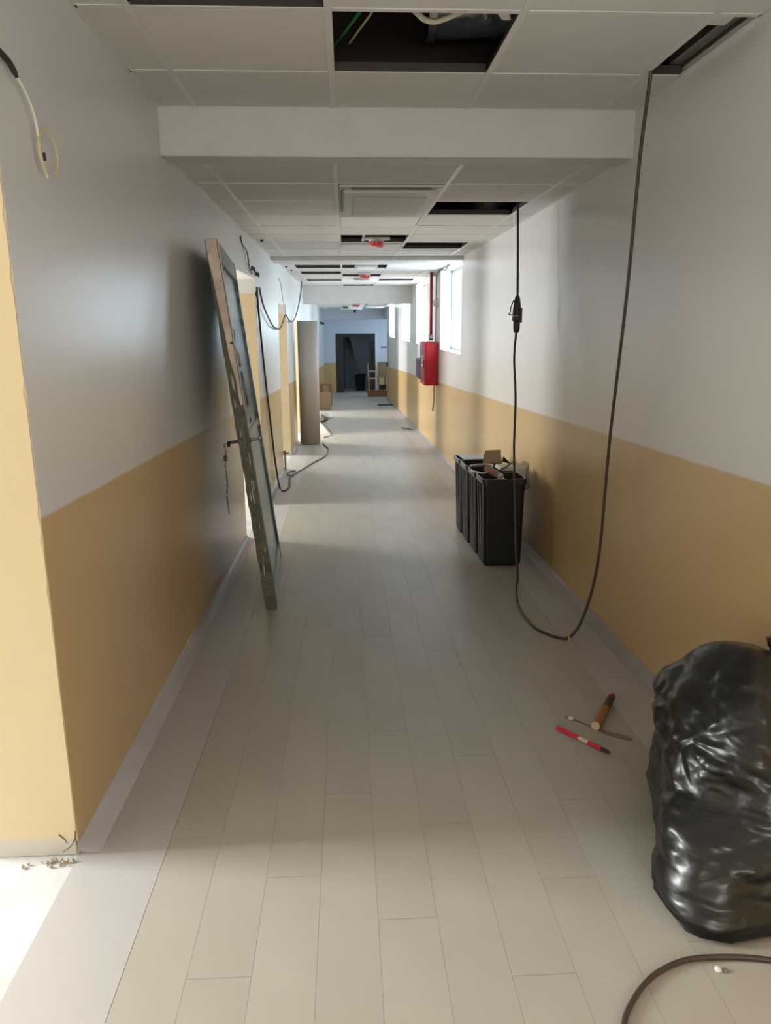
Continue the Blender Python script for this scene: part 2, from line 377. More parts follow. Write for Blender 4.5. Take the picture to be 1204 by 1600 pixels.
def tile(x0, x1, y0, y1, z, m=M_tile):
    k = (round(x1-x0, 3), round(y1-y0, 3))
    if k not in tcache:
        wd, ln = x1-x0-.012, y1-y0-.012
        tcache[k] = B(0, wd, 0, ln, 0, .014).mesh('ceiling_tile', m)
    o = link('ceiling_tile', tcache[k], None, ce); o.location = (x0+.006, y0+.006, z+.0017 + random.uniform(0, .0005)); return o
def section(z, y0, y1, first, holes, step=.6):
    rows = [y0]; y = first
    while y < y1-.05:
        if y > y0+.05: rows.append(y)
        y += step
    rows.append(y1)
    for x in T:
        MB().box(x-.012, x+.012, y0, y1, z-.001, z+.0015).obj('grid_rail', M_grid, ce); MB().box(x-.0015, x+.0015, y0, y1, z+.0016, z+.036).obj('rail_web', M_web, ce)
    for x0, x1 in ((XL, XL+.018), (XR-.018, XR)):
        MB().box(x0, x1, y0, y1, z-.001, z+.0015).box(XL if x0 == XL else XR-.0015, XL+.0015 if x0 == XL else XR, y0, y1, z+.0015, z+.03).obj('wall_angle', M_grid, ce)
    for y in rows[1:-1]:
        for a, b in zip(COL, COL[1:]):
            MB().box(a+.0125, b-.0125, y-.012, y+.012, z-.001, z+.0015).obj('cross_rail', M_grid, ce); MB().box(a+.0125, b-.0125, y-.0115, y-.0085, z+.0016, z+.034).obj('rail_web', M_web, ce)
    for r, (a, b) in enumerate(zip(rows, rows[1:])):
        for c in range(5):
            if any(hc == c and a-.05 < hy < b+.0 for hc, hy in holes): continue
            tile(COL[c], COL[c+1], a, b, z)
section(Z1, YB, 3.715, 2.628-.6*9, [(2, 2.9), (1, 2.3), (4, 2.9)])
B(1.172, 1.24, 2.645, 2.72, Z1+.003, Z1+.017).obj('ceiling_tile', M_tile, ce)
section(Z2, 3.885, 8.87, 4.411, [(2, 4.8), (2, 5.3), (3, 5.3), (2, 7.1), (3, 7.7)])
R3 = 10.10
section(Z2, 9.42, 15.6, R3, [(1, 10.3), (2, 10.3), (1, 11.5), (2, 12.1), (1, 13.3), (3, 13.3), (2, 15.1)])
section(Z4, 15.95, 26.6, 16.5, [])
# ---- coved skirtings
def cove(name, side, a, b):
    X = XL if side < 0 else XR; s = -side; prof = [(0, 0), (.06, 0), (.059, .001), (.035, .004), (.018, .010), (.007, .020), (.002, .034), (0, .035)]
    return struct(MB().ring([[(X+s*p, y, fz(y)+q+.0004) for p, q in prof] for y in (a, b)]).obj(name, M_base, smooth=True), 'coved grey vinyl skirting')
y = YB
for a, b in DOORS:
    cove('baseboard_left', -1, y, a); y = b
cove('baseboard_left', -1, y, YE)
cove('baseboard_right', 1, YB, YR)
# ================================================================== OBJECTS
# ---- old door leaf leaning against the left wall
B0, B1, T0 = Vector((-.413, 4.137, -.1435)), Vector((-.486, 5.328, -.185)), Vector((-.652, 4.25, 1.853))
e1 = (B1-B0).normalized(); e3 = (T0-B0); LH = e3.length; e3 = (e3 - e1*e3.dot(e1)).normalized(); e2 = e3.cross(e1).normalized()   # e2 points to the wall
if e2.x > 0: e2 = -e2
LW, LT = 1.19, .062
leaf = thing('door_leaf', 'old glazed door leaf with flaking dark green edge, leaning against the left wall', 'door')
LM = Matrix((e1, e2, e3)).transposed().to_4x4(); LM.translation = B0 + Vector((0, 0, .004)); leaf.matrix_world = LM
def lb(x0, x1, y0, y1, z0, z1): return MB().box(x0, x1, y0, y1, z0, z1)
def stile(x0, x1, name, m):
    rr = random.Random(int(x0*100)+2); rings = []; n = 46
    for k in range(n+1):
        z = LH*k/n; j = [rr.uniform(-.0025, .0025) for _ in range(4)]
        if x0 < .1: j[0] -= rr.choice((0, 0, .004)) if z < LH*.8 else 0
        rings.append([(x0+j[0], j[1]*.6, z), (x1, j[1]*.3, z), (x1, LT, z), (x0+j[2], LT+j[3], z)])
    return MB().ring(rings).obj(name, m, leaf)
stile(0, .075, 'stile', M_olive); stile(LW-.06, LW, 'stile', M_dkgreen)
lb(.0755, LW-.0605, .002, LT-.002, LH-.11, LH).obj('top_rail', mat('grey_green_rail', (.22, .24, .20), .5, vscale=8), leaf, bevel=.003)
lb(.0755, LW-.0605, .002, LT-.002, 0, .10).obj('bottom_rail', M_sage, leaf, bevel=.003)
lb(.0755, LW-.0605, .006, LT-.002, .955, 1.0).obj('middle_rail', M_sage, leaf, bevel=.003)
lb(.0755, LW-.0605, .016, .03, 1.0, LH-.11).obj('glass_pane', M_teal, leaf)
lb(.0755, LW-.0605, .016, .045, .10, .955).obj('lower_panel', M_sage, leaf)
lb(.08, LW-.065, .046, .050, .10, .95).obj('back_panel', M_sageback, leaf)
lb(.08, LW-.065, .032, .036, 1.0, LH-.11).obj('back_pane', mat('teal_back_pane', (.03, .15, .14), .5), leaf)
# weathered beige capping on the upper edge, flaking paint lower down
MB().ring([[(-.004, .004, z), (-.0035, w_, z), (.0, w_+.001, z), (.0, .004, z)] for z, w_ in
           [(LH*.56, .012), (LH*.60, .020), (LH*.64, .018), (LH*.70, .034), (LH*.76, .036), (LH*.84, .046), (LH*.90, .050), (LH*.95, LT-.004), (LH-.002, LT-.003)]]).obj('edge_strip', M_beige, leaf)
MB().box(-.002, .022, -.004, .0, LH*.68, LH-.001).obj('edge_bead', M_beige, leaf)
rr = random.Random(11)
for k in range(15):
    z = rr.uniform(.12, 1.25); h = rr.uniform(.02, .09); y = rr.uniform(.012, .045); q = rr.uniform(.0012, .0035)
    MB().ring([[(-.0062, y-q*a, z+h*t), (-.0062, y+q*a, z+h*t), (-.003, y+q*a, z+h*t), (-.003, y-q*a, z+h*t)] for t, a in ((0, .3), (.3, 1), (.7, .7), (1, .2))]).obj('paint_flake', M_peel, leaf)
lb(-.0075, -.003, .020, .036, .93, 1.05).obj('lock_plate', M_dmetal, leaf)
h = MB().tube([(-.006, .03, .98), (.03, -.004, .985)], .006, sub=1)
MB().lathe([(.012, 0), (.012, -.012), (.008, -.014), (.008, -.05), (.0, -.051)], (.045, 0, .965), 10, 'y').obj('handle_spindle', M_metal, leaf)
MB().tube([(.045, -.045, .965), (.09, -.047, .967), (.15, -.044, .955)], .008).obj('lever_handle', M_metal, leaf, smooth=True)
MB().tube([(.04, LT, .965), (.04, LT+.045, .965), (.02, LT+.055, .965), (-.02, LT+.05, .955)], .009).obj('back_handle', M_dmetal, leaf, smooth=True)
h.bm.free()
# pale finger-drawn strokes on the glass (unreadable scribble)
for P in ([(.26, 1.60), (.33, 1.50), (.36, 1.57)], [(.30, 1.47), (.36, 1.36), (.40, 1.44), (.44, 1.36)],
          [(.36, 1.28), (.44, 1.33), (.50, 1.27), (.44, 1.20), (.36, 1.28)], [(.46, 1.18), (.55, 1.22), (.52, 1.12), (.46, 1.18)], [(.50, 1.02), (.55, 1.05), (.56, 1.02)]):
    MB().tube([(x, .015, z) for x, z in P], .0035, n=4, sub=3).obj('scribble', M_metal, leaf)
# thin chain added to stand in for the lock's reflection in the wall
ch = thing('reflected_lock_chain', 'thin added chain standing in for the lock reflected in the left wall', 'chain', (-.668, 4.205, .80))
for k in range(22):
    z = -.012 - k*.0185; m = Matrix.Rotation(H*(k % 2) + .2*math.sin(k), 4, 'Z')
    pts = [(.004*math.cos(a), 0, .0115*math.sin(a)) for a in [j*math.pi/4 for j in range(9)]]
    MB().tube([m @ Vector(p) + Vector((.003*math.sin(k*.7), 0, z)) for p in pts], .0016, n=5, sub=1, ends=False).obj('link', M_dmetal, ch)
MB().box(-.010, .010, -.004, .004, -.10, -.065).obj('reflected_lock', M_dmetal, ch, bevel=.002)

# ---- standing roll of flooring
ry = 12.33; rx = -.585; rz = fz(ry-.16)
roll = thing('flooring_roll', 'tall grey-beige roll of vinyl flooring standing upright by the left wall', 'roll', (rx, ry, rz+.002))
n = 44; HH = 1.915
def spiral(t):
    a = t*2*math.pi; r = .160 - .0035*t; return (r*math.cos(a+2.1), r*math.sin(a+2.1))
sp = [spiral(t/ n * 1.0) for t in range(n*5)]
def spiral_mesh(z0, z1, th=.0028):
    mb = MB(); rings = []
    for x, y in sp:
        d = math.hypot(x, y); ux, uy = x/d, y/d
        rings.append([(x, y, z0), (x+ux*0, y+uy*0, z1), (x-ux*th, y-uy*th, z1), (x-ux*th, y-uy*th, z0)])
    return mb.ring(rings)
sp = [((.160-.0035*t/n)*math.cos(t/n*2*math.pi+2.1), (.160-.0035*t/n)*math.sin(t/n*2*math.pi+2.1)) for t in range(n*5)]
spiral_mesh(.003, HH).obj('rolled_sheet', M_roll, roll, smooth=True)
MB().lathe([(.138, .004), (.138, HH-.012), (.10, HH-.012), (.10, .004)], n=28).obj('inner_layers', M_rollin, roll)
a = 2.1
MB().box(-.002, .002, -.004, .003, .01, HH-.01).tf(Matrix.Translation((.1615*math.cos(a), .1615*math.sin(a), 0)) @ Matrix.Rotation(a, 4, 'Z')).obj('loose_edge', M_rollin, roll)

# ---- four black rectangular bins in a row by the right wall
def rrect(hx, hy, r, z, cx=0, n=5):
    out = []
    for qx, qy, a0 in ((1, 1, 0), (-1, 1, 1), (-1, -1, 2), (1, -1, 3)):
        for k in range(n+1):
            a = (a0 + k/n)*H; out.append((cx+qx*(hx-r)+r*math.cos(a), qy*(hy-r)+r*math.sin(a), z))
    return out
def bin_parts(t):
    hb, ht = .590, .600
    MB().ring([rrect(.122, .120, .03, .004), rrect(.128, .126, .03, .02), rrect(.142, .140, .03, hb),
               rrect(.139, .137, .028, hb), rrect(.123, .121, .028, .03), rrect(.118, .116, .028, .012)]).obj('body', M_black, t, smooth=True)
    MB().ring([rrect(.1415, .1395, .03, hb-.018), rrect(.153, .151, .034, hb-.02), rrect(.154, .152, .034, ht),
               rrect(.140, .138, .028, ht), rrect(.1385, .1365, .028, hb-.01)], True, False).bm
def make_bin(loc, label):
    t = thing('waste_bin', label, 'bin', loc, (TILT, 0, 0), 'black bins by the right wall')
    return t
labels = ['black rectangular waste bin by the right wall, nearest, with debris on top', 'second black waste bin of the row, just behind the nearest one',
          'third black waste bin of the row, behind the sealant tube', 'farthest black waste bin of the row, covered by a blue-grey sheet']
hb, ht = .590, .600
body = MB().ring([rrect(.122, .118, .03, .004), rrect(.128, .124, .03, .02), rrect(.142, .138, .03, hb),
                  rrect(.139, .135, .028, hb), rrect(.123, .119, .028, .03), rrect(.118, .114, .028, .012)]).mesh('body', M_black, smooth=True)
rim = MB().ring([rrect(.1425, .1385, .03, hb-.022), rrect(.150, .146, .032, hb-.024), rrect(.151, .147, .032, ht),
                 rrect(.140, .136, .028, ht), rrect(.1395, .1355, .028, hb-.022)], False, False).mesh('rim', M_blackr)
for p in body.polygons: p.use_smooth = False
rib = MB().ring([[(-.1235-.000, -.05, .03), (-.129, -.05, .03), (-.129, -.035, .03), (-.1235, -.035, .03)],
                 [(-.1425, -.05, .56), (-.148, -.05, .56), (-.148, -.035, .56), (-.1425, -.035, .56)]]).mesh('side_rib', M_blackr)
BY = [5.055, 5.365, 5.690, 6.015]; BX = [1.037, 1.030, 1.022, 1.018]
bins = []
for i in range(4):
    t = make_bin((BX[i], BY[i], fz(BY[i])+.001), labels[i]); bins.append(t)
    link('body', body, None, t); link('rim', rim, None, t)
    for k, (dx, dy) in enumerate(((0, 0), (0, .085))):
        o = link('side_rib', rib, None, t); o.location = (dx-.0005, dy, 0)
def ztop(y): return fz(y)+.602
# blue-grey sheet over the farthest bin
p = MB().box(-.12, .12, -.15, .16, 0, .006).obj('plastic_sheet', M_bluegrey, bevel=.001)
p.location = (1.02, 6.0, ztop(6.0)+.004); p.rotation_euler = (TILT, 0, .04); props(p, 'blue-grey plastic sheet lying on top of the farthest black bin', 'sheet')
p = MB().ring([[(-.07, -.06, 0), (.075, -.06, 0), (.075, -.056, 0), (-.07, -.056, 0)], [(-.055, 0, .05), (.078, .0, .052), (.078, .004, .052), (-.055, .004, .05)],
               [(-.035, .035, .085), (.082, .035, .088), (.082, .039, .088), (-.035, .039, .085)]]).obj('cardboard_scrap', M_card)
p.location = (1.085, 5.70, ztop(5.70)+.005); props(p, 'bent brown cardboard scrap standing on the black bins', 'cardboard')
p = MB().ring([[(0, 0, 0), (.06, -.01, -.012), (.05, .05, 0)], [(0, 0, .006), (.06, -.01, -.006), (.05, .05, .006)], [(.01, .02, .035), (.02, .018, .03), (.02, .04, .034)]]).obj('plastic_scrap', M_black)
p.location = (1.155, 5.62, ztop(5.62)+.016); props(p, 'torn black plastic scrap beside the cardboard on the bins', 'scrap')
p = MB().box(-.06, .06, -.05, .05, 0, .03).obj('foam_block', M_foam, bevel=.006)
p.location = (1.12, 5.335, ztop(5.34)+.004); p.rotation_euler = (TILT+.1, .03, .25); props(p, 'white foam block lying on the second black bin', 'foam')
st = thing('sealant_tube', 'pinkish-brown sealant cartridge with white nozzle lying across the bins', 'tube', (.955, 5.20, ztop(5.2)+.04), (0, 0, 0))
st.rotation_euler = Vector((.125, -.10, -.075)).to_track_quat('Z', 'Y').to_euler()
MB().lathe([(.0, 0), (.024, .0), (.024, .115), (0, .115)], n=20).obj('cartridge', M_pink, st, smooth=False)
MB().lathe([(.0, .1155), (.0245, .1155), (.0245, .137), (.017, .141), (0, .141)], n=20).obj('collar', M_offw, st)
MB().lathe([(.009, .142), (.008, .15), (.003, .19), (0, .19)], n=14).obj('nozzle', M_lightw, st)
p = MB().tube([(1.05, 5.22, ztop(5.22)+.006), (1.10, 5.24, ztop(5.22)+.03), (1.175, 5.28, ztop(5.22)+.068)], .005, n=6).obj('thin_stick', M_brown)
props(p, 'thin dark stick resting aslant on the bins', 'stick')
p = MB().tube([(.86, 5.25, ztop(5.2)+.012), (.93, 5.12, ztop(5.1)+.012), (1.0, 5.28, ztop(5.25)+.014), (1.06, 5.5, ztop(5.5)+.012), (.98, 5.54, ztop(5.5)+.012), (.90, 5.5, ztop(5.5)+.012)], .005, n=6).obj('plastic_strip', M_offw)
props(p, 'crooked white plastic strip lying over the rims of the bins', 'strip')
wr_ = MB()
for k in range(3):
    x = 1.185+.02*k
    wr_.tube([(x, 5.0+.03*k, ztop(5.1)-.09), (x+.01, 5.02+.05*k, ztop(5.1)+.02), (x+.015, 5.05+.05*k, ztop(5.1)+.07), (x-.01, 5.10+.05*k, ztop(5.1)+.075)], .004, n=5)
wr_.tube([(1.19, 5.02, ztop(5.1)-.06), (1.24, 5.08, ztop(5.1)-.06)], .004, n=5, sub=1)
p = wr_.obj('bent_wire', M_metal); props(p, 'bent grey wires sticking up between the nearest bin and the wall', 'wire')

# ---- hanging cables, right side
def cable(name, pts, r, m, label, cat='cable', n=8, group=None):
    o = MB().tube(pts, r, n=n, sub=6).obj(name, m, smooth=True); return props(o, label, cat, group)
R0 = .0075
c1 = thing('extension_cable', 'cable with black plug connector hanging from the ceiling in front of the bins', 'cable')
up = [(1.099, 5.1, 2.40), (1.099, 5.1, 2.159), (1.096, 5.04, 1.85), (1.092, 4.99, 1.59)]
lo = [(1.082, 4.95, 1.37), (1.064, 4.90, 1.21), (1.066, 4.85, 1.05), (1.061, 4.80, .90), (1.046, 4.74, .72), (1.042, 4.70, .59), (1.054, 4.68, .30), (1.058, 4.64, .05),
      (1.050, 4.52, -.11), (1.012, 4.387, fz(4.387)+.010), (.955, 4.06, fz(4.06)+.008), (.959, 3.77, fz(3.77)+.008), (1.007, 3.624, fz(3.62)+.008), (1.060, 3.565, fz(3.56)+.008), (1.093, 3.556, fz(3.556)+.009)]
MB().tube(up, R0, sub=6).obj('upper_cable', M_rubber, c1, smooth=True); MB().tube(lo, R0, sub=6).obj('lower_cable', M_cablebr, c1, smooth=True)
pc = Vector((1.087, 4.968, 1.478))
pl = MB().lathe([(.008, .12), (.016, .108), (.019, .09), (.026, .04), (.028, .02), (.028, -.004), (0, -.004)], pc, 16).obj('plug', M_rubber, c1, smooth=False)
MB().lathe([(0, -.005), (.029, -.005), (.030, -.03), (.022, -.04), (.021, -.085), (.017, -.105), (.008, -.11)], pc, 16).obj('socket', M_rubber, c1)
MB().box(.022, .032, -.012, .012, -.045, .045).tf(Matrix.Translation(pc)).obj('latch', M_rubber, c1, bevel=.002)
MB().tube([pc+Vector(p) for p in ((-.016, 0, .075), (-.024, 0, .09), (-.040, 0, .045), (-.043, 0, .02), (-.05, 0, .004), (-.026, 0, .004))], .0035, n=6).obj('cap_strap', M_rubber, c1)
c2 = cable('hanging_cable', [(1.175, 3.15, 2.60), (1.176, 3.17, 2.36), (1.185, 3.25, 2.079), (1.205, 3.35, 1.57), (1.215, 3.45, 1.10), (1.222, 3.50, .888), (1.222, 3.52, .62), (1.220, 3.53, .40), (1.205, 3.54, .20), (1.175, 3.55, .04), (1.14, 3.555, -.06), (1.097, 3.556, fz(3.55)+.010)],
           R0, M_cablebr, 'dark cable hanging from the narrow ceiling gap down to the floor, right wall')
p = MB().tube([(1.085, 3.60, fz(3.6)+.003), (1.094, 3.575, fz(3.57)+.012), (1.095, 3.556, fz(3.556)+.0245), (1.092, 3.52, fz(3.52)+.004), (1.088, 3.44, fz(3.44)+.003)], .0045, n=6)
p.tube([(1.085, 3.60, fz(3.6)+.003), (1.11, 3.62, fz(3.62)+.003), (1.13, 3.60, fz(3.6)+.003)], .004, n=6)
p = p.obj('yellow_tie', mat('dull_yellow_tie', (.55, .47, .22), .5)); props(p, 'dull yellow tie wrapped round the hanging cables at floor level', 'tie')
cable('floor_cable', [(x, y, fz(y)+.0075) for x, y in [(.50, 1.10), (.545, 1.23), (.573, 1.316), (.605, 1.364), (.653, 1.414), (.705, 1.451), (.771, 1.478), (.828, 1.485), (.905, 1.482), (.981, 1.468), (1.10, 1.43), (1.22, 1.36)]],
      .0065, M_cablebr, 'brown cable curving on the floor in front of the black bag')
# ---- left cables
cable('trailing_cable', [(-.785, 7.238, 1.762), (-.786, 7.29, 1.586), (-.786, 7.60, 1.0), (-.785, 7.98, .436), (-.778, 8.25, -.02), (-.73, 8.14, fz(8.14)+.012), (-.671, 7.95, fz(7.95)+.008), (-.633, 8.215, fz(8.215)+.008), (-.665, 8.7, fz(8.7)+.008), (-.660, 9.05, fz(9.05)+.008)],
      .010, M_rubber, 'black cable hanging beside the doorway behind the leaning leaf down to the floor')
ring = [(-.668+.045*math.cos(a), 9.14+.19*math.sin(a), fz(9.14+.19*math.sin(a))+.009+.004*(k % 3)) for k, a in enumerate([j*math.pi/6 for j in range(37)])]
cable('coiled_cable', ring + [(-.60, 9.3, fz(9.3)+.009), (-.52, 9.68, fz(9.68)+.009), (-.446, 10.1, fz(10.1)+.009), (-.33, 10.6, fz(10.6)+.009), (-.285, 11.1, fz(11.1)+.009), (-.29, 11.6, fz(11.6)+.009), (-.36, 12.05, fz(12.05)+.009), (-.405, 12.62, fz(12.6)+.009)],
      .008, M_rubber, 'dark cable coiled on the floor and trailing to the standing roll')
cable('drooping_cable', [(-.760, 7.2, 1.75), (-.768, 7.63, 1.593), (-.77, 8.42, 1.433), (-.77, 8.95, 1.391), (-.77, 9.49, 1.396), (-.77, 10.2, 1.53), (-.77, 10.49, 1.557), (-.77, 10.95, 1.50), (-.765, 11.6, 1.48), (-.76, 12.3, 1.56), (-.75, 13.0, 1.74), (-.73, 13.4, 1.96), (-.72, 13.62, 2.15)],
      .009, M_rubber, 'cable drooping in two swags along the left wall up to the ceiling')
cable('thin_wire', [(-.792, 9.75, 1.98), (-.785, 9.95, 1.92), (-.782, 10.2, 1.74), (-.778, 10.45, 1.57)], .005, M_metal, 'thin grey wire dropping from the left wall to the drooping cable', 'wire')
cable('thin_wire', [(-.795, 6.32, 2.10), (-.786, 6.34, 2.04), (-.78, 6.50, 2.02), (-.78, 6.62, 1.98), (-.786, 6.74, 1.90), (-.79, 6.98, 1.86)], .0055, M_rubber, 'short black wire on the wall above the leaning leaf', 'wire')
cable('thin_wire', [(-.786, 6.36, 2.03), (-.78, 6.45, 1.96), (-.782, 6.58, 1.90), (-.784, 6.66, 1.93)], .003, M_metal, 'thin looped grey wire hanging under the short black wire', 'wire')
for y, z, lab in ((7.02, 1.905, 'upper small black bracket on the wall right of the second doorway'), (7.32, 1.88, 'small black bracket on the wall beyond the second doorway head')):
    p = MB().box(XL+.0005, XL+.02, y-.04, y+.04, z-.018, z+.018).box(XL+.0201, XL+.034, y-.015, y+.015, z-.03, z+.01).obj('cable_clip', M_dmetal, bevel=.003); props(p, lab, 'bracket')
for y, z, lw in ((7.26, 1.70, 'upper'), (7.33, 1.60, 'lower')):
    p = MB().lathe([(.022, 0), (.020, .008), (.0, .010)], (XL+.0005, y, z), 12, 'x').obj('wall_socket_hole', M_hole); props(p, lw+' small dark hole in the wall edge beside the second doorway', 'hole', 'holes beside the second doorway')
# near left: connector and loose white-yellow wires
nw = thing('loose_wires', 'thin white and yellow wires dangling from a dark connector, top left of the wall', 'wires')
MB().tube([(-.793, 2.02, 2.05), (-.786, 2.07, 2.035), (-.783, 2.10, 2.012)], lambda t: .0075 if t < .9 else .005, n=8).obj('connector', M_dmetal, nw)
MB().tube([(-.784, 2.10, 2.014), (-.783, 2.14, 1.995), (-.783, 2.185, 1.955), (-.784, 2.205, 1.905), (-.785, 2.205, 1.865), (-.785, 2.225, 1.835), (-.785, 2.245, 1.812)], .0034, n=6).obj('white_wire', M_wire_w, nw)
MB().tube([(-.782, 2.20, 1.895), (-.781, 2.235, 1.928), (-.780, 2.275, 1.930), (-.780, 2.315, 1.90), (-.781, 2.325, 1.862), (-.782, 2.30, 1.825)], .0032, n=6).obj('yellow_wire', M_wire_y, nw)
MB().tube([(-.782, 2.20, 1.9), (-.781, 2.19, 1.88), (-.781, 2.205, 1.845), (-.781, 2.225, 1.815)], .0030, n=6).obj('yellow_wire', M_wire_y, nw)
MB().tube([(-.780, 2.222, 1.868), (-.780, 2.226, 1.848)], .0045, n=6, sub=1).obj('sleeve', M_dmetal, nw)
p = MB().lathe([(.004, 0), (.004, .004), (0, .004)], (0, 0, 0), 10, 'y').obj('nail_head', M_dmetal)
p.location = (-.925, 1.9805, .98); p.rotation_euler = (0, 0, math.pi); props(p, 'tiny dark nail head in the ochre return left of the corner', 'nail')

# ---- fire cabinet and pipe on the right wall
fc = thing('fire_cabinet', 'red metal fire hose cabinet with dark glazed door on the right wall', 'cabinet', (XR, 11.39, .88))
D = .19
MB().box(-D, -.002, -.32, .32, -.305, .305).obj('cabinet_body', M_red, fc, bevel=.008)
MB().box(-D-.018, -D-.0005, -.315, .315, -.30, -.25).box(-D-.018, -D-.0005, -.315, .315, .25, .30).box(-D-.018, -D-.0005, -.315, -.26, -.25, .25).box(-D-.018, -D-.0005, .26, .315, -.25, .25).obj('door_frame', M_red, fc)
g = MB().box(-D-.012, -D-.006, -.26, .26, -.25, .25).obj('glass_pane', M_glass, fc)
MB().box(-D-.03, -D-.0185, -.30, -.27, -.05, .05).obj('handle', M_dmetal, fc, bevel=.003)
for y0, y1, z0, z1 in ((-.10, .02, .02, .06), (-.10, .10, -.05, -.02), (.0, .12, .08, .10)):
    MB().box(-D-.0125, -D-.0121, y0, y1, z0, z1).obj('printed_mark', M_offw, g)
nb = thing('navy_box', 'dark navy box on the right wall just beyond the red fire cabinet', 'box', (XR, 12.86, .72))
MB().box(-.13, -.002, -.32, .32, -.16, .16).obj('housing', M_navy, nb, bevel=.008)
MB().box(-.138, -.1305, -.30, .30, -.145, .145).obj('cover', M_navy, nb, bevel=.003)
pp = thing('fire_pipe', 'dark red pipe dropping from the ceiling to the red fire cabinet', 'pipe', (1.262, 11.56, 1.2))
MB().lathe([(.022, .075), (.022, .97), (0, .97)], n=14).obj('pipe', M_pipe, pp, smooth=True)
MB().lathe([(.018, .0), (.030, .0), (.030, .03), (.022, .04), (.034, .055), (.034, .074), (0, .074)], n=14).obj('valve', M_dmetal, pp)
MB().lathe([(.0, -.07), (.028, -.07), (.028, -.05), (.010, -.045), (.010, -.030), (0, -.03)], (0, 0, .05), 12, 'y').obj('valve_knob', M_offw, pp)
MB().tube([(.02, 0, .93), (.056, 0, .93)], .03, n=10, sub=1).obj('wall_bracket', M_offw, pp)
cn = thing('cable_drop', 'thin dark cable running down the right wall behind the red fire cabinet', 'cable')
MB().tube([(1.309, 10.05, 2.146), (1.309, 10.3, 2.105), (1.309, 10.6, 2.13), (1.309, 10.95, 2.14), (1.309, 11.18, 2.13), (1.300, 11.25, 2.05), (1.302, 11.27, 1.7), (1.302, 11.28, 1.19)], .008, n=7).obj('upper_run', M_dmetal, cn)
MB().tube([(1.295, 11.40, .572), (1.292, 11.38, .45), (1.290, 11.36, .34), (1.275, 11.30, .25), (1.262, 11.26, .19)], .008, n=7).obj('lower_tail', M_rubber, cn)
al = thing('wall_lamp', 'pale oval lamp on the pier between the two nearest high windows', 'lamp', (XR, 11.2, 1.72))
MB().lathe([(.062, -.0), (.062, .02), (.0, .021)], (0, 0, 0), 20, 'x').tf(Matrix.Scale(-1, 4, (1, 0, 0))).obj('base', M_offw, al)
MB().lathe([(.055, .0215), (.052, .05), (.035, .07), (.0, .078)], (0, 0, 0), 20, 'x').tf(Matrix.Scale(-1, 4, (1, 0, 0))).obj('lamp_cover', mat('frosted_cover', (.50, .49, .50), .5), al, smooth=True)

# ---- ceiling fixtures
ac = thing('ceiling_cassette', 'off-white ceiling cassette unit with recessed centre panel, beyond the first beam', 'ceiling unit', (.2653, 5.01, Z2-.001))
MB().box(-.285, .285, -.585, .585, -.012, -.0005).obj('flange', M_offw, ac, bevel=.004)
MB().box(-.262, .262, -.50, .50, -.030, -.0125).obj('grille_frame', M_offw, ac, bevel=.006)
MB().box(-.205, .215, -.36, .36, -.037, -.0305).obj('centre_panel', mat('beige_grille', (.58, .565, .54), .5), ac, bevel=.003)
MB().box(-.22, .22, -.555, -.525, -.0165, -.0125).obj('air_slot', M_slot, ac)
MB().box(-.22, .22, .525, .555, -.0165, -.0125).obj('air_slot', M_slot, ac)
MB().box(-.278, -.268, -.47, .30, -.0165, -.0125).obj('air_slot', M_slot, ac)
p = MB().box(-.285, .275, -.27, .22, -.006, -.0005).obj('access_panel', M_lightw, bevel=.002); p.location = (.2653, 5.93, Z2-.002); props(p, 'plain white panel behind the ceiling cassette unit', 'panel')
p = MB().box(-.285, .275, -.20, .22, -.006, -.0005).obj('access_panel', M_lightw, bevel=.002); p.location = (.2653, 7.74, Z2-.002); props(p, 'plain white panel behind the gap with the nearest red-capped detector', 'panel')
def detector(x, y, z, label, bar, r=.055):
    t = thing('smoke_detector', label, 'detector', (x, y, z), group='red-capped detectors on the ceiling')
    MB().box(-bar, bar, -.06, .06, -.018, .0).obj('mounting_bar', M_offw, t, bevel=.005)
    MB().lathe([(0, -.018), (r*1.15, -.0185), (r*1.15, -.03), (r, -.032), (0, -.032)], n=18).obj('base', M_offw, t)
    MB().lathe([(r*.98, -.0325), (r*1.05, -.036), (r*1.0, -.058), (r*.8, -.066), (0, -.068)], n=18).obj('dust_cap', M_redp, t)
    MB().tube([(.0, 0, -.0685), (.03, .02, -.074), (.065, .01, -.066)], .004, n=5).obj('cap_tab', M_redp, t)
    return t
t1 = detector(.285, 7.02, Z2+.0, 'red-capped smoke detector on a white bar across the first gap past the cassette', .118, .058)
B(.165, .185, 6.83, 7.38, Z2+.004, Z2+.016).obj('support_strip', M_grid, t1).location = (-.285, -7.02, -Z2)
detector(.30, 11.62, Z2-.0, 'red-capped smoke detector beyond the second beam', .10, .075)
detector(.30, 20.5, Z4, 'farthest red-capped smoke detector, beyond the third beam', .30, .10)
t = thing('ceiling_lamp', 'small white box lamp set in the first gap beyond the second beam', 'lamp', (.285, 10.42, Z2))
MB().box(-.145, .145, -.26, .22, -.02, .02).obj('housing', M_offw, t, bevel=.005); MB().box(-.12, .12, -.23, .19, -.028, -.0205).obj('diffuser', M_lightw, t, bevel=.003)
t = thing('ceiling_speaker', 'small oval grey plate on the ceiling before the third beam', 'plate', (.29, 12.95, Z2))
MB().lathe([(.14, -.001), (.14, -.02), (.11, -.03), (0, -.032)], n=24).obj('plate', mat('grey_plate', (.42, .42, .41), .5), t)
t = thing('ceiling_projector', 'long pale box fixture on the ceiling in the farthest bay', 'fixture', (.20, 22.6, Z4))
MB().box(-.30, .30, -.25, .25, -.10, -.001).obj('housing', M_offw, t, bevel=.01)
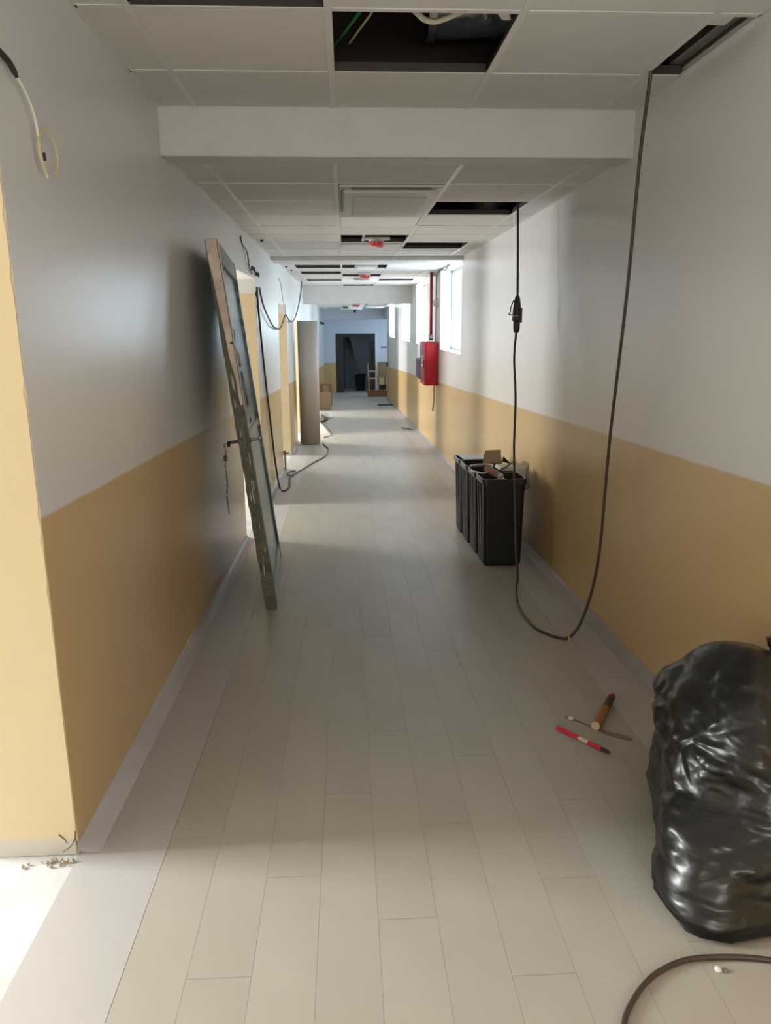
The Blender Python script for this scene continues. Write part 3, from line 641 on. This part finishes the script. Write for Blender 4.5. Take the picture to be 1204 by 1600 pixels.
MB().lathe([(.03, -.1005), (.06, -.14), (.05, -.18), (0, -.19)], (.10, 0, 0), 12).obj('sensor_head', M_dmetal, t)
MB().box(-.25, -.10, -.27, -.2505, -.08, -.03).obj('front_grille', M_dmetal, t)
t = thing('ceiling_lamp', 'long white strip fitting at the right of the farthest ceiling bay', 'lamp', (.86, 21.8, Z4))
MB().box(-.25, .25, -1.6, 1.6, -.045, -.001).obj('housing', M_lightw, t, bevel=.01)
MB().box(-.20, .20, -1.5, 1.5, -.055, -.0455).obj('diffuser', M_offw, t, bevel=.003)
t = thing('security_camera', 'small dark camera high on the left wall near the far doorway', 'camera', (XL, 26.0, 1.50))
MB().box(.0, .03, -.05, .05, -.06, .06).obj('bracket', M_dmetal, t); MB().tube([(.031, 0, 0), (.10, -.10, -.02)], .035, n=10, sub=1).obj('camera_body', M_dmetal, t)
for x, y, lab in ((-.72, 7.20, 'small dark hook on the ceiling edge above the second doorway'), (-.735, 10.35, 'left small dark hook on the ceiling edge past the second beam'), (-.715, 11.0, 'right small dark hook on the ceiling edge past the second beam')):
    p = MB().lathe([(.020, -.001), (.020, -.006), (.010, -.010), (.008, -.018), (0, -.019)], (x, y, Z2), 10).obj('ceiling_hook', M_dmetal); props(p, lab, 'hook')
# ---- what shows in the ceiling void through the nearest gap
def vz(x, y, z): k = (z-1.4236)/.9365; return (x*k, y*k, z)
cable('void_wire', [vz(.10, 2.52, 2.50), vz(.059, 2.67, 2.45), vz(.025, 2.79, 2.44), vz(-.013, 2.921, 2.45), vz(-.06, 3.1, 2.50)], .007, M_wire_g, 'green wire in the nearest ceiling gap, left corner', 'wire')
cable('void_wire', [vz(.12, 2.55, 2.50), vz(.098, 2.669, 2.46), vz(.065, 2.80, 2.45), vz(.031, 2.938, 2.455)], .004, M_wire_y, 'yellow wire beside the green one in the nearest ceiling gap', 'wire')
cable('void_wire', [vz(.18, 2.55, 2.50), vz(.238, 2.66, 2.42), vz(.27, 2.715, 2.41), vz(.304, 2.728, 2.41), vz(.335, 2.70, 2.42), vz(.365, 2.659, 2.43), vz(.42, 2.58, 2.50)], .010, M_wire_w, 'white cable drooping in the nearest ceiling gap', 'wire')
t = thing('air_duct', 'dark foil-wrapped duct above the nearest ceiling gap', 'duct', (0, 0, 0))
MB().ring([[(x, 3.35+.11*math.cos(a)*(1+.06*math.sin(5*a+x*9)), 2.62+.10*math.sin(a)*(1+.08*math.cos(4*a+x*13))) for a in [k*math.pi/9 for k in range(18)]] for x in [.34+.04*j for j in range(22)]]).obj('duct_body', M_foil, t, smooth=True)
MB().lathe([(.118, 0), (.118, .03), (.0, .03)], (.34, 3.35, 2.62), 18, 'x').obj('duct_flange', M_metal, t)
p = MB().ring([[(.47, 2.64, 2.37), (.52, 2.64, 2.37), (.52, 2.64, 2.38), (.47, 2.64, 2.38)], [(.52, 2.74, 2.37), (.548, 2.74, 2.37), (.548, 2.74, 2.38), (.52, 2.74, 2.38)]]).obj('void_bracket', M_offw)
props(p, 'pale bracket at the right corner of the nearest ceiling gap', 'bracket')
p = MB().box(1.255, 1.30, 2.64, 3.20, Z1+.032, Z1+.06).obj('wall_channel', M_metal); props(p, 'pale metal channel along the wall in the narrow ceiling gap', 'channel')

# ---- hand tools on the floor
def onfloor(x, y, up=0): return Vector((x, y, fz(y)+up))
a, b = onfloor(.787, 2.633, .009), onfloor(.925, 2.432, .009); L_ = (b-a).length
pen = thing('marker_pen', 'red marker pen with a white band and dark tip lying on the floor', 'pen', a); pen.rotation_euler = (b-a).to_track_quat('Z', 'Y').to_euler()
MB().lathe([(0, 0), (.0085, .0), (.0085, L_*.42), (0, L_*.42)], n=12).obj('cap', M_redp, pen)
MB().lathe([(0, L_*.421), (.0080, L_*.421), (.0080, L_*.60), (0, L_*.60)], n=12).obj('label_band', M_pale, pen)
MB().lathe([(0, L_*.601), (.0080, L_*.601), (.0078, L_*.84), (0, L_*.84)], n=12).obj('barrel', M_redp, pen)
MB().lathe([(0, L_*.841), (.007, L_*.841), (.0065, L_*.95), (.002, L_), (0, L_)], n=12).obj('tip', M_dmetal, pen)
a, b = onfloor(.928, 2.615, .020), onfloor(1.082, 2.865, .026); L_ = (b-a).length
tl = thing('hand_tool', 'short orange wooden tool handle with pale round end and dark collar on the floor', 'tool', a); tl.rotation_euler = (b-a).to_track_quat('Z', 'Y').to_euler()
MB().lathe([(0, 0), (.0165, .0), (.0165, .006), (0, .006)], n=18).obj('end_cap', M_pale, tl)
MB().lathe([(0, .0065), (.0175, .0065), (.0185, .04), (.0165, L_*.55), (0, L_*.55)], n=18).obj('handle', M_orange, tl, smooth=False)
MB().lathe([(0, L_*.551), (.017, L_*.551), (.0165, L_*.62), (.0145, L_*.63), (.015, L_*.92), (0, L_*.92)], n=18).obj('collar', M_brown, tl)
MB().lathe([(0, L_*.921), (.012, L_*.921), (.011, L_), (0, L_)], n=14).obj('red_tip', M_redp, tl)
p = MB().ring([[(x, y-wd, fz(y)+.001+q), (x, y+wd, fz(y)+.001+q), (x, y+wd, fz(y)+.004+q), (x, y-wd, fz(y)+.004+q)] for x, y, wd, q in
               [(.845, 2.735, .005, 0), (.885, 2.695, .008, 0), (.915, 2.655, .006, 0), (.935, 2.625, .006, 0), (.965, 2.59, .016, 0), (1.02, 2.555, .018, 0), (1.045, 2.54, .006, 0)]]).obj('flat_metal_strip', M_metal)
props(p, 'thin grey metal blade lying on the floor under the orange handle', 'blade')
def crumb(x, y, r, name, m, label):
    mb = MB(); bmesh.ops.create_icosphere(mb.bm, subdivisions=2, radius=r)
    for v in mb.bm.verts: v.co *= 1+.35*noise.noise(v.co*40/ (r*60)+Vector((x, y, 0))*9); v.co.z *= .6
    o = mb.obj(name, m); o.location = (x, y, fz(y)+r*.55); return props(o, label, 'debris')
crumb(.862, 2.71, .011, 'foam_crumb', M_foam, 'white crumb beside the thin metal blade on the floor')
crumb(.846, 1.452, .0085, 'foam_crumb', M_foam, 'white crumb inside the curve of the brown floor cable')
crumb(.862, 1.449, .006, 'mortar_crumb', M_slot, 'grey crumb touching the white crumb by the brown floor cable')
# crumbled plaster at the foot of the near corner
rr = random.Random(4)
pc_ = MB()
for k in range(26):
    x = -.83 - abs(rr.gauss(0, .07)) + .03; y = 1.955 - abs(rr.gauss(0, .018)); r = rr.uniform(.002, .007)
    mb = bmesh.ops.create_icosphere(pc_.bm, subdivisions=1, radius=r, matrix=Matrix.Translation((x, y, fz(y)+r*.7)) @ Matrix.Rotation(rr.random()*3, 4, 'X'))
p = pc_.obj('plaster_crumbs', M_plaster); props(p, 'crumbs of broken plaster at the foot of the near left corner', 'rubble', kind='stuff')
ck = MB()
for P in ([(-.803, 1.979, .010), (-.806, 1.979, -.014), (-.820, 1.978, -.040), (-.845, 1.978, -.058)], [(-.806, 1.979, -.014), (-.801, 1.979, -.035), (-.803, 1.978, -.062)], [(-.85, 1.979, .0), (-.835, 1.979, -.018), (-.83, 1.979, -.03)]):
    ck.tube(P, lambda t: .0017*(1-.5*t), n=5, sub=3)
p = ck.obj('plaster_crack', M_hole, wl)

# ---- black bin liner, full, by the right wall
bag = thing('bin_bag', 'full black plastic bin bag slumped against the right wall in the foreground', 'bag')
mb = MB(); bmesh.ops.create_icosphere(mb.bm, subdivisions=6, radius=1)
ctr = Vector((1.085, 1.93, 0)); zb = fz(1.9); HT = .595
# horizontal half-widths (x-, x+, y-, y+) against height fraction
prof = [(0.0, .08, .05, .08, .05), (0.010, .24, .17, .37, .23), (.04, .278, .205, .400, .27), (.10, .278, .21, .395, .29), (.16, .255, .215, .365, .30), (.30, .225, .218, .34, .31),
        (.48, .212, .220, .28, .30), (.62, .195, .220, .25, .28), (.74, .158, .215, .215, .25), (.83, .108, .19, .18, .22), (.90, .062, .155, .14, .18), (.95, .035, .10, .09, .12), (.98, .02, .05, .05, .06), (1.0, .004, .01, .01, .01)]
def pl_(t):
    for p, q in zip(prof, prof[1:]):
        if p[0] <= t <= q[0]:
            k = (t-p[0])/(q[0]-p[0]); return [p[i]+(q[i]-p[i])*k for i in range(1, 5)]
    return prof[-1][1:]
def ridged(p):
    s = 0; a = 1
    for k in range(4):
        s += a*(1-abs(noise.noise(p))*2.2); p = p*1.9+Vector((3.1, 1.7, 5.3)); a *= .5
    return s
for v in mb.bm.verts:
    t = (math.asin(max(-1, min(1, v.co.z)))/math.pi)+.5
    t = .5-.5*math.cos(math.pi*t)*.98 if 0 else min(1, max(0, t))
    ang = math.atan2(v.co.y, v.co.x); c, s = math.cos(ang), math.sin(ang); w4 = pl_(t)
    ex = w4[1] if c > 0 else w4[0]; ey = w4[3] if s > 0 else w4[2]
    pw = 2.3+5.0*max(0, 1-t*2.2); k = (abs(c)**pw+abs(s)**pw)**(-1/pw)
    yy = ctr.y+s*k*ey; lean = Vector((.035*t**3 + max(0, min(1.8, (yy-1.72)/.30))*(.140*max(0, 1-t*1.5))*(1 if c < 0 else 0)*abs(c) - (.066*max(0, min(1, (1.95-yy)/.30))*math.exp(-((t-.33)/.20)**2)*abs(c) if c < 0 else 0), .03*t, 0))
    p = Vector((ctr.x+c*k*ex, ctr.y+s*k*ey, zb+HT*t)) + lean
    d = Vector((c, s, .25*(t-.5))).normalized()
    q = Vector((p.x*3.2+p.z*1.6, p.y*3.2, p.z*4.2-p.x*2.0))
    amp = .018*min(1, t*6)*min(1, (1-t)*7+.25)
    p += d*(ridged(q)-1.1)*amp*.8 + d*noise.noise(p*5)*.018*min(1, (1-t)*5)
    qv = Vector((p.x*5+p.z*4, p.y*5, p.z*7-p.x*3)) + noise.noise_vector(p*3)*.5
    dd = noise.voronoi(qv)[0]; p += d*(min(dd[1]-dd[0], .35))*.045*min(1, t*6, (1-t)*6)
    dd = noise.voronoi(qv*2.7)[0]; p += d*(min(dd[1]-dd[0], .3))*.014*min(1, (1-t)*6)
    p.z = max(p.z, fz(p.y)+.002); p.x = min(p.x, XR-.006)
    if p.z < fz(p.y)+.09: p.x = min(p.x, XR-.02)
    v.co = p
mb.obj('bag_body', M_bag, bag, smooth=True)
nk = Vector((1.215, 2.02, zb+.50))
MB().ring([[nk+Vector(((.028+.012*math.sin(3*a_+j))*sc_*math.cos(a_)+.010*j, (.028+.012*math.cos(4*a_))*sc_*math.sin(a_), .02*j)) for a_ in [k*math.pi/10 for k in range(20)]] for j, sc_ in enumerate((1.6, 1.0, .7, .8, 1.2, 1.5))]).obj('gathered_neck', M_bag, bag, smooth=True)

# ---- clutter beyond the standing roll, left
p = MB().box(-.19, .19, -.30, .30, 0, .42).obj('cardboard_box', M_card, bevel=.004); p.location = (-.60, 20.3, fz(20.3)+.006); p.rotation_euler = (TILT, 0, .05); props(p, 'tan cardboard box on the floor far beyond the standing roll', 'box')
t = thing('wooden_stand', 'small wooden stand with a reddish-brown front leg, beside the tan cardboard box', 'stand', (-.56, 21.4, fz(21.4)+.012), (TILT, 0, 0))
MB().box(-.15, .17, -.28, .28, .56, .60).obj('top', M_wood, t)
for x, y in ((.12, -.25), (-.12, -.25), (.12, .22), (-.12, .22)): MB().box(x-.03, x+.04, y-.03, y+.03, 0, .5595).obj('leg', M_wood, t)
p = MB().ring([[(-.70, 14.0, fz(14)+.004), (-.30, 13.7, fz(13.7)+.004), (-.62, 14.15, fz(14.15)+.004)], [(-.68, 14.0, fz(14)+.20), (-.46, 13.85, fz(13.9)+.19), (-.60, 14.1, fz(14)+.20)], [(-.62, 14.02, fz(14)+.33), (-.53, 13.98, fz(13.9)+.32), (-.58, 14.06, fz(14)+.33)]]).obj('folded_sheet', M_roll)
props(p, 'pale triangular folded sheet standing on the floor just past the roll', 'sheet')
p = MB().tube([(-.62, 13.9, fz(13.9)+.27), (-.42, 13.7, fz(13.7)+.2), (-.27, 13.6, fz(13.6)+.02), (-.40, 13.2, fz(13.2)+.010)], .008, n=6).obj('thin_wire', M_dmetal); props(p, 'dark wire draped over the pale folded sheet past the roll', 'wire')
mb = MB(); bmesh.ops.create_icosphere(mb.bm, subdivisions=3, radius=.13)
for v in mb.bm.verts: v.co *= 1+.45*noise.noise(v.co*9); v.co.z *= .55
p = mb.obj('crumpled_plastic', M_foam); p.location = (-.44, 17.2, fz(17.2)+.075); props(p, 'crumpled pale plastic on the floor in front of the cardboard box', 'plastic')
p = MB().ring([[(-.58, 16.3, fz(16.3)+.006), (-.46, 16.2, fz(16.2)+.006), (-.50, 16.5, fz(16.5)+.006)], [(-.46, 16.3, fz(16.3)+.06), (-.37, 16.25, fz(16.2)+.05), (-.40, 16.35, fz(16.4)+.055)]]).obj('metal_scrap', M_dmetal); props(p, 'dark pointed scrap on the floor before the crumpled plastic', 'scrap')
# stub pipe with tap at the third doorway
t = thing('pipe_stub', 'short upright pipe with a brass valve by the third doorway', 'pipe', (-.772, 9.52, fz(9.52)+.012))
MB().lathe([(0, 0), (.014, 0), (.014, .19), (0, .19)], n=12).obj('pipe', mat('grey_pipe', (.33, .30, .27), .5), t)
MB().lathe([(0, .1905), (.022, .1905), (.024, .215), (.014, .235), (0, .24)], n=12).obj('valve', mat('brass', (.35, .25, .12), .35, metal=.7), t)
MB().tube([(.0145, 0, .20), (.045, -.02, .205)], .009, n=8, sub=1).obj('tap_lever', M_dmetal, t)
# floor oddments right
p = MB().box(.87, 1.29, 21.3, 21.62, .001, .03, zs=True, zt=True).obj('threshold_bar', M_brown, bevel=.004); props(p, 'dark flat bar lying across the floor near the end of the right wall', 'bar')
p = MB().tube([(1.06, 14.75, fz(14.75)+.012), (1.16, 14.5, fz(14.5)+.012), (1.22, 14.3, fz(14.3)+.012)], .011, n=6).obj('thin_rod', M_dmetal); props(p, 'thin dark rod on the floor against the right wall', 'rod')
p = MB().box(-.03, .03, -.05, .05, -.06, .06).obj('wall_switch', M_dmetal, bevel=.006); p.location = (XR-.032, 24.3, .22); props(p, 'dark switch box low on the far end of the right wall', 'switch')
p = MB().box(-.11, .11, -.03, .0, -.02, .02).obj('door_closer', M_dmetal, bevel=.005); p.location = (1.42, YE-.001, .62); props(p, 'small dark bar on the wall right of the far doorway', 'bar')
# ---- furniture by the far doorway
y0 = 26.0
pal = thing('wooden_pallet', 'low reddish-brown wooden base under the chairs by the far doorway', 'pallet', (1.05, y0, fz(y0)+.012), (TILT, 0, 0))
MB().box(-.33, .40, -.30, -.26, 0, .17).obj('front_board', M_wood, pal); MB().box(-.33, .40, .26, .30, 0, .17).obj('back_board', M_wood, pal)
for k in range(4): MB().box(-.33+.19*k, -.19+.19*k, -.30, .30, .1705, .195).obj('slat', M_wood, pal)
for x in (-.33, .36): MB().box(x, x+.04, -.2595, .2595, 0, .165).obj('side_board', M_wood, pal)
zp = .21
chr_ = thing('wooden_chair', 'pale wooden chair on the reddish base, left of the tan chair', 'chair', (.90, y0, fz(y0)+zp), (TILT, 0, 0))
MB().box(-.14, .17, -.19, .20, .36, .39).obj('seat', M_ltwood, chr_, bevel=.004)
for x, y, h in ((-.14, -.17, .88), (.13, -.17, .80), (-.14, .16, .3595), (.13, .16, .3595)):
    if h > .5: MB().tube([(x+.02, y-.04, 0.0), (x-.01, y-.03, .4), (x-.03, y-.045, h)], .017, n=8).obj('back_post', M_ltwood, chr_)
    else: MB().box(x, x+.03, y, y+.03, 0, h).obj('leg', M_ltwood, chr_)
MB().box(-.15, .13, -.215, -.19, .60, .66).obj('back_rail', M_ltwood, chr_)
ch2 = thing('tan_chair', 'tan moulded chair leaning behind the pale wooden chair by the far doorway', 'chair', (1.24, y0+.1, fz(y0)+zp), (TILT, 0, .1))
MB().box(-.16, .20, -.02, .02, .42, .92).obj('backrest', M_tan, ch2, bevel=.012)
MB().box(-.16, .20, .021, .36, .40, .43).obj('seat', M_tan, ch2, bevel=.01)
for x in (-.12, .10): 
    for y in (.03, .30): MB().tube([(x, y, .3995), (x+.03*(1 if x > 0 else -1), y, .0)], .014, n=6, sub=1).obj('leg', M_dmetal if y > .1 else M_ltwood, ch2)
p = MB().box(-.28, .10, 0, .34, 0, .34).obj('brown_crate', M_brown, bevel=.005); p.location = (1.42, y0+.45, fz(y0+.45)+.016); props(p, 'dark brown crate behind the chairs near the far doorway', 'crate')
# inside the dark room
t = thing('dark_bin', 'black bin standing in the unlit room beyond the far doorway', 'bin', (.56, 30.6, fz(30.6)+.012))
MB().ring([rrect(.17, .16, .03, 0), rrect(.21, .19, .03, .62), rrect(.20, .18, .03, .62), rrect(.16, .15, .03, .02)]).obj('body', M_black, t)
MB().lathe([(0, .0), (.05, .01), (.045, .05), (0, .06)], (-.15, -.1, .60), 8).obj('crumpled_paper', M_foam, t)
for x0, x1, lab in ((-.12, -.12, 'upright dark plank in the unlit far room'), (.10, .62, 'slanting dark plank leaning in the unlit far room')):
    y = 32.2; z = fz(y)
    p = MB().ring([[(x1-.09, y-.4, z+.012), (x1+.09, y-.4, z+.012), (x1+.09, y-.34, z+.012), (x1-.09, y-.34, z+.012)], [(x0-.09, y+.9, z+2.05), (x0+.09, y+.9, z+2.05), (x0+.09, y+.96, z+2.05), (x0-.09, y+.96, z+2.05)]]).obj('dark_plank', M_brown); props(p, lab, 'plank')
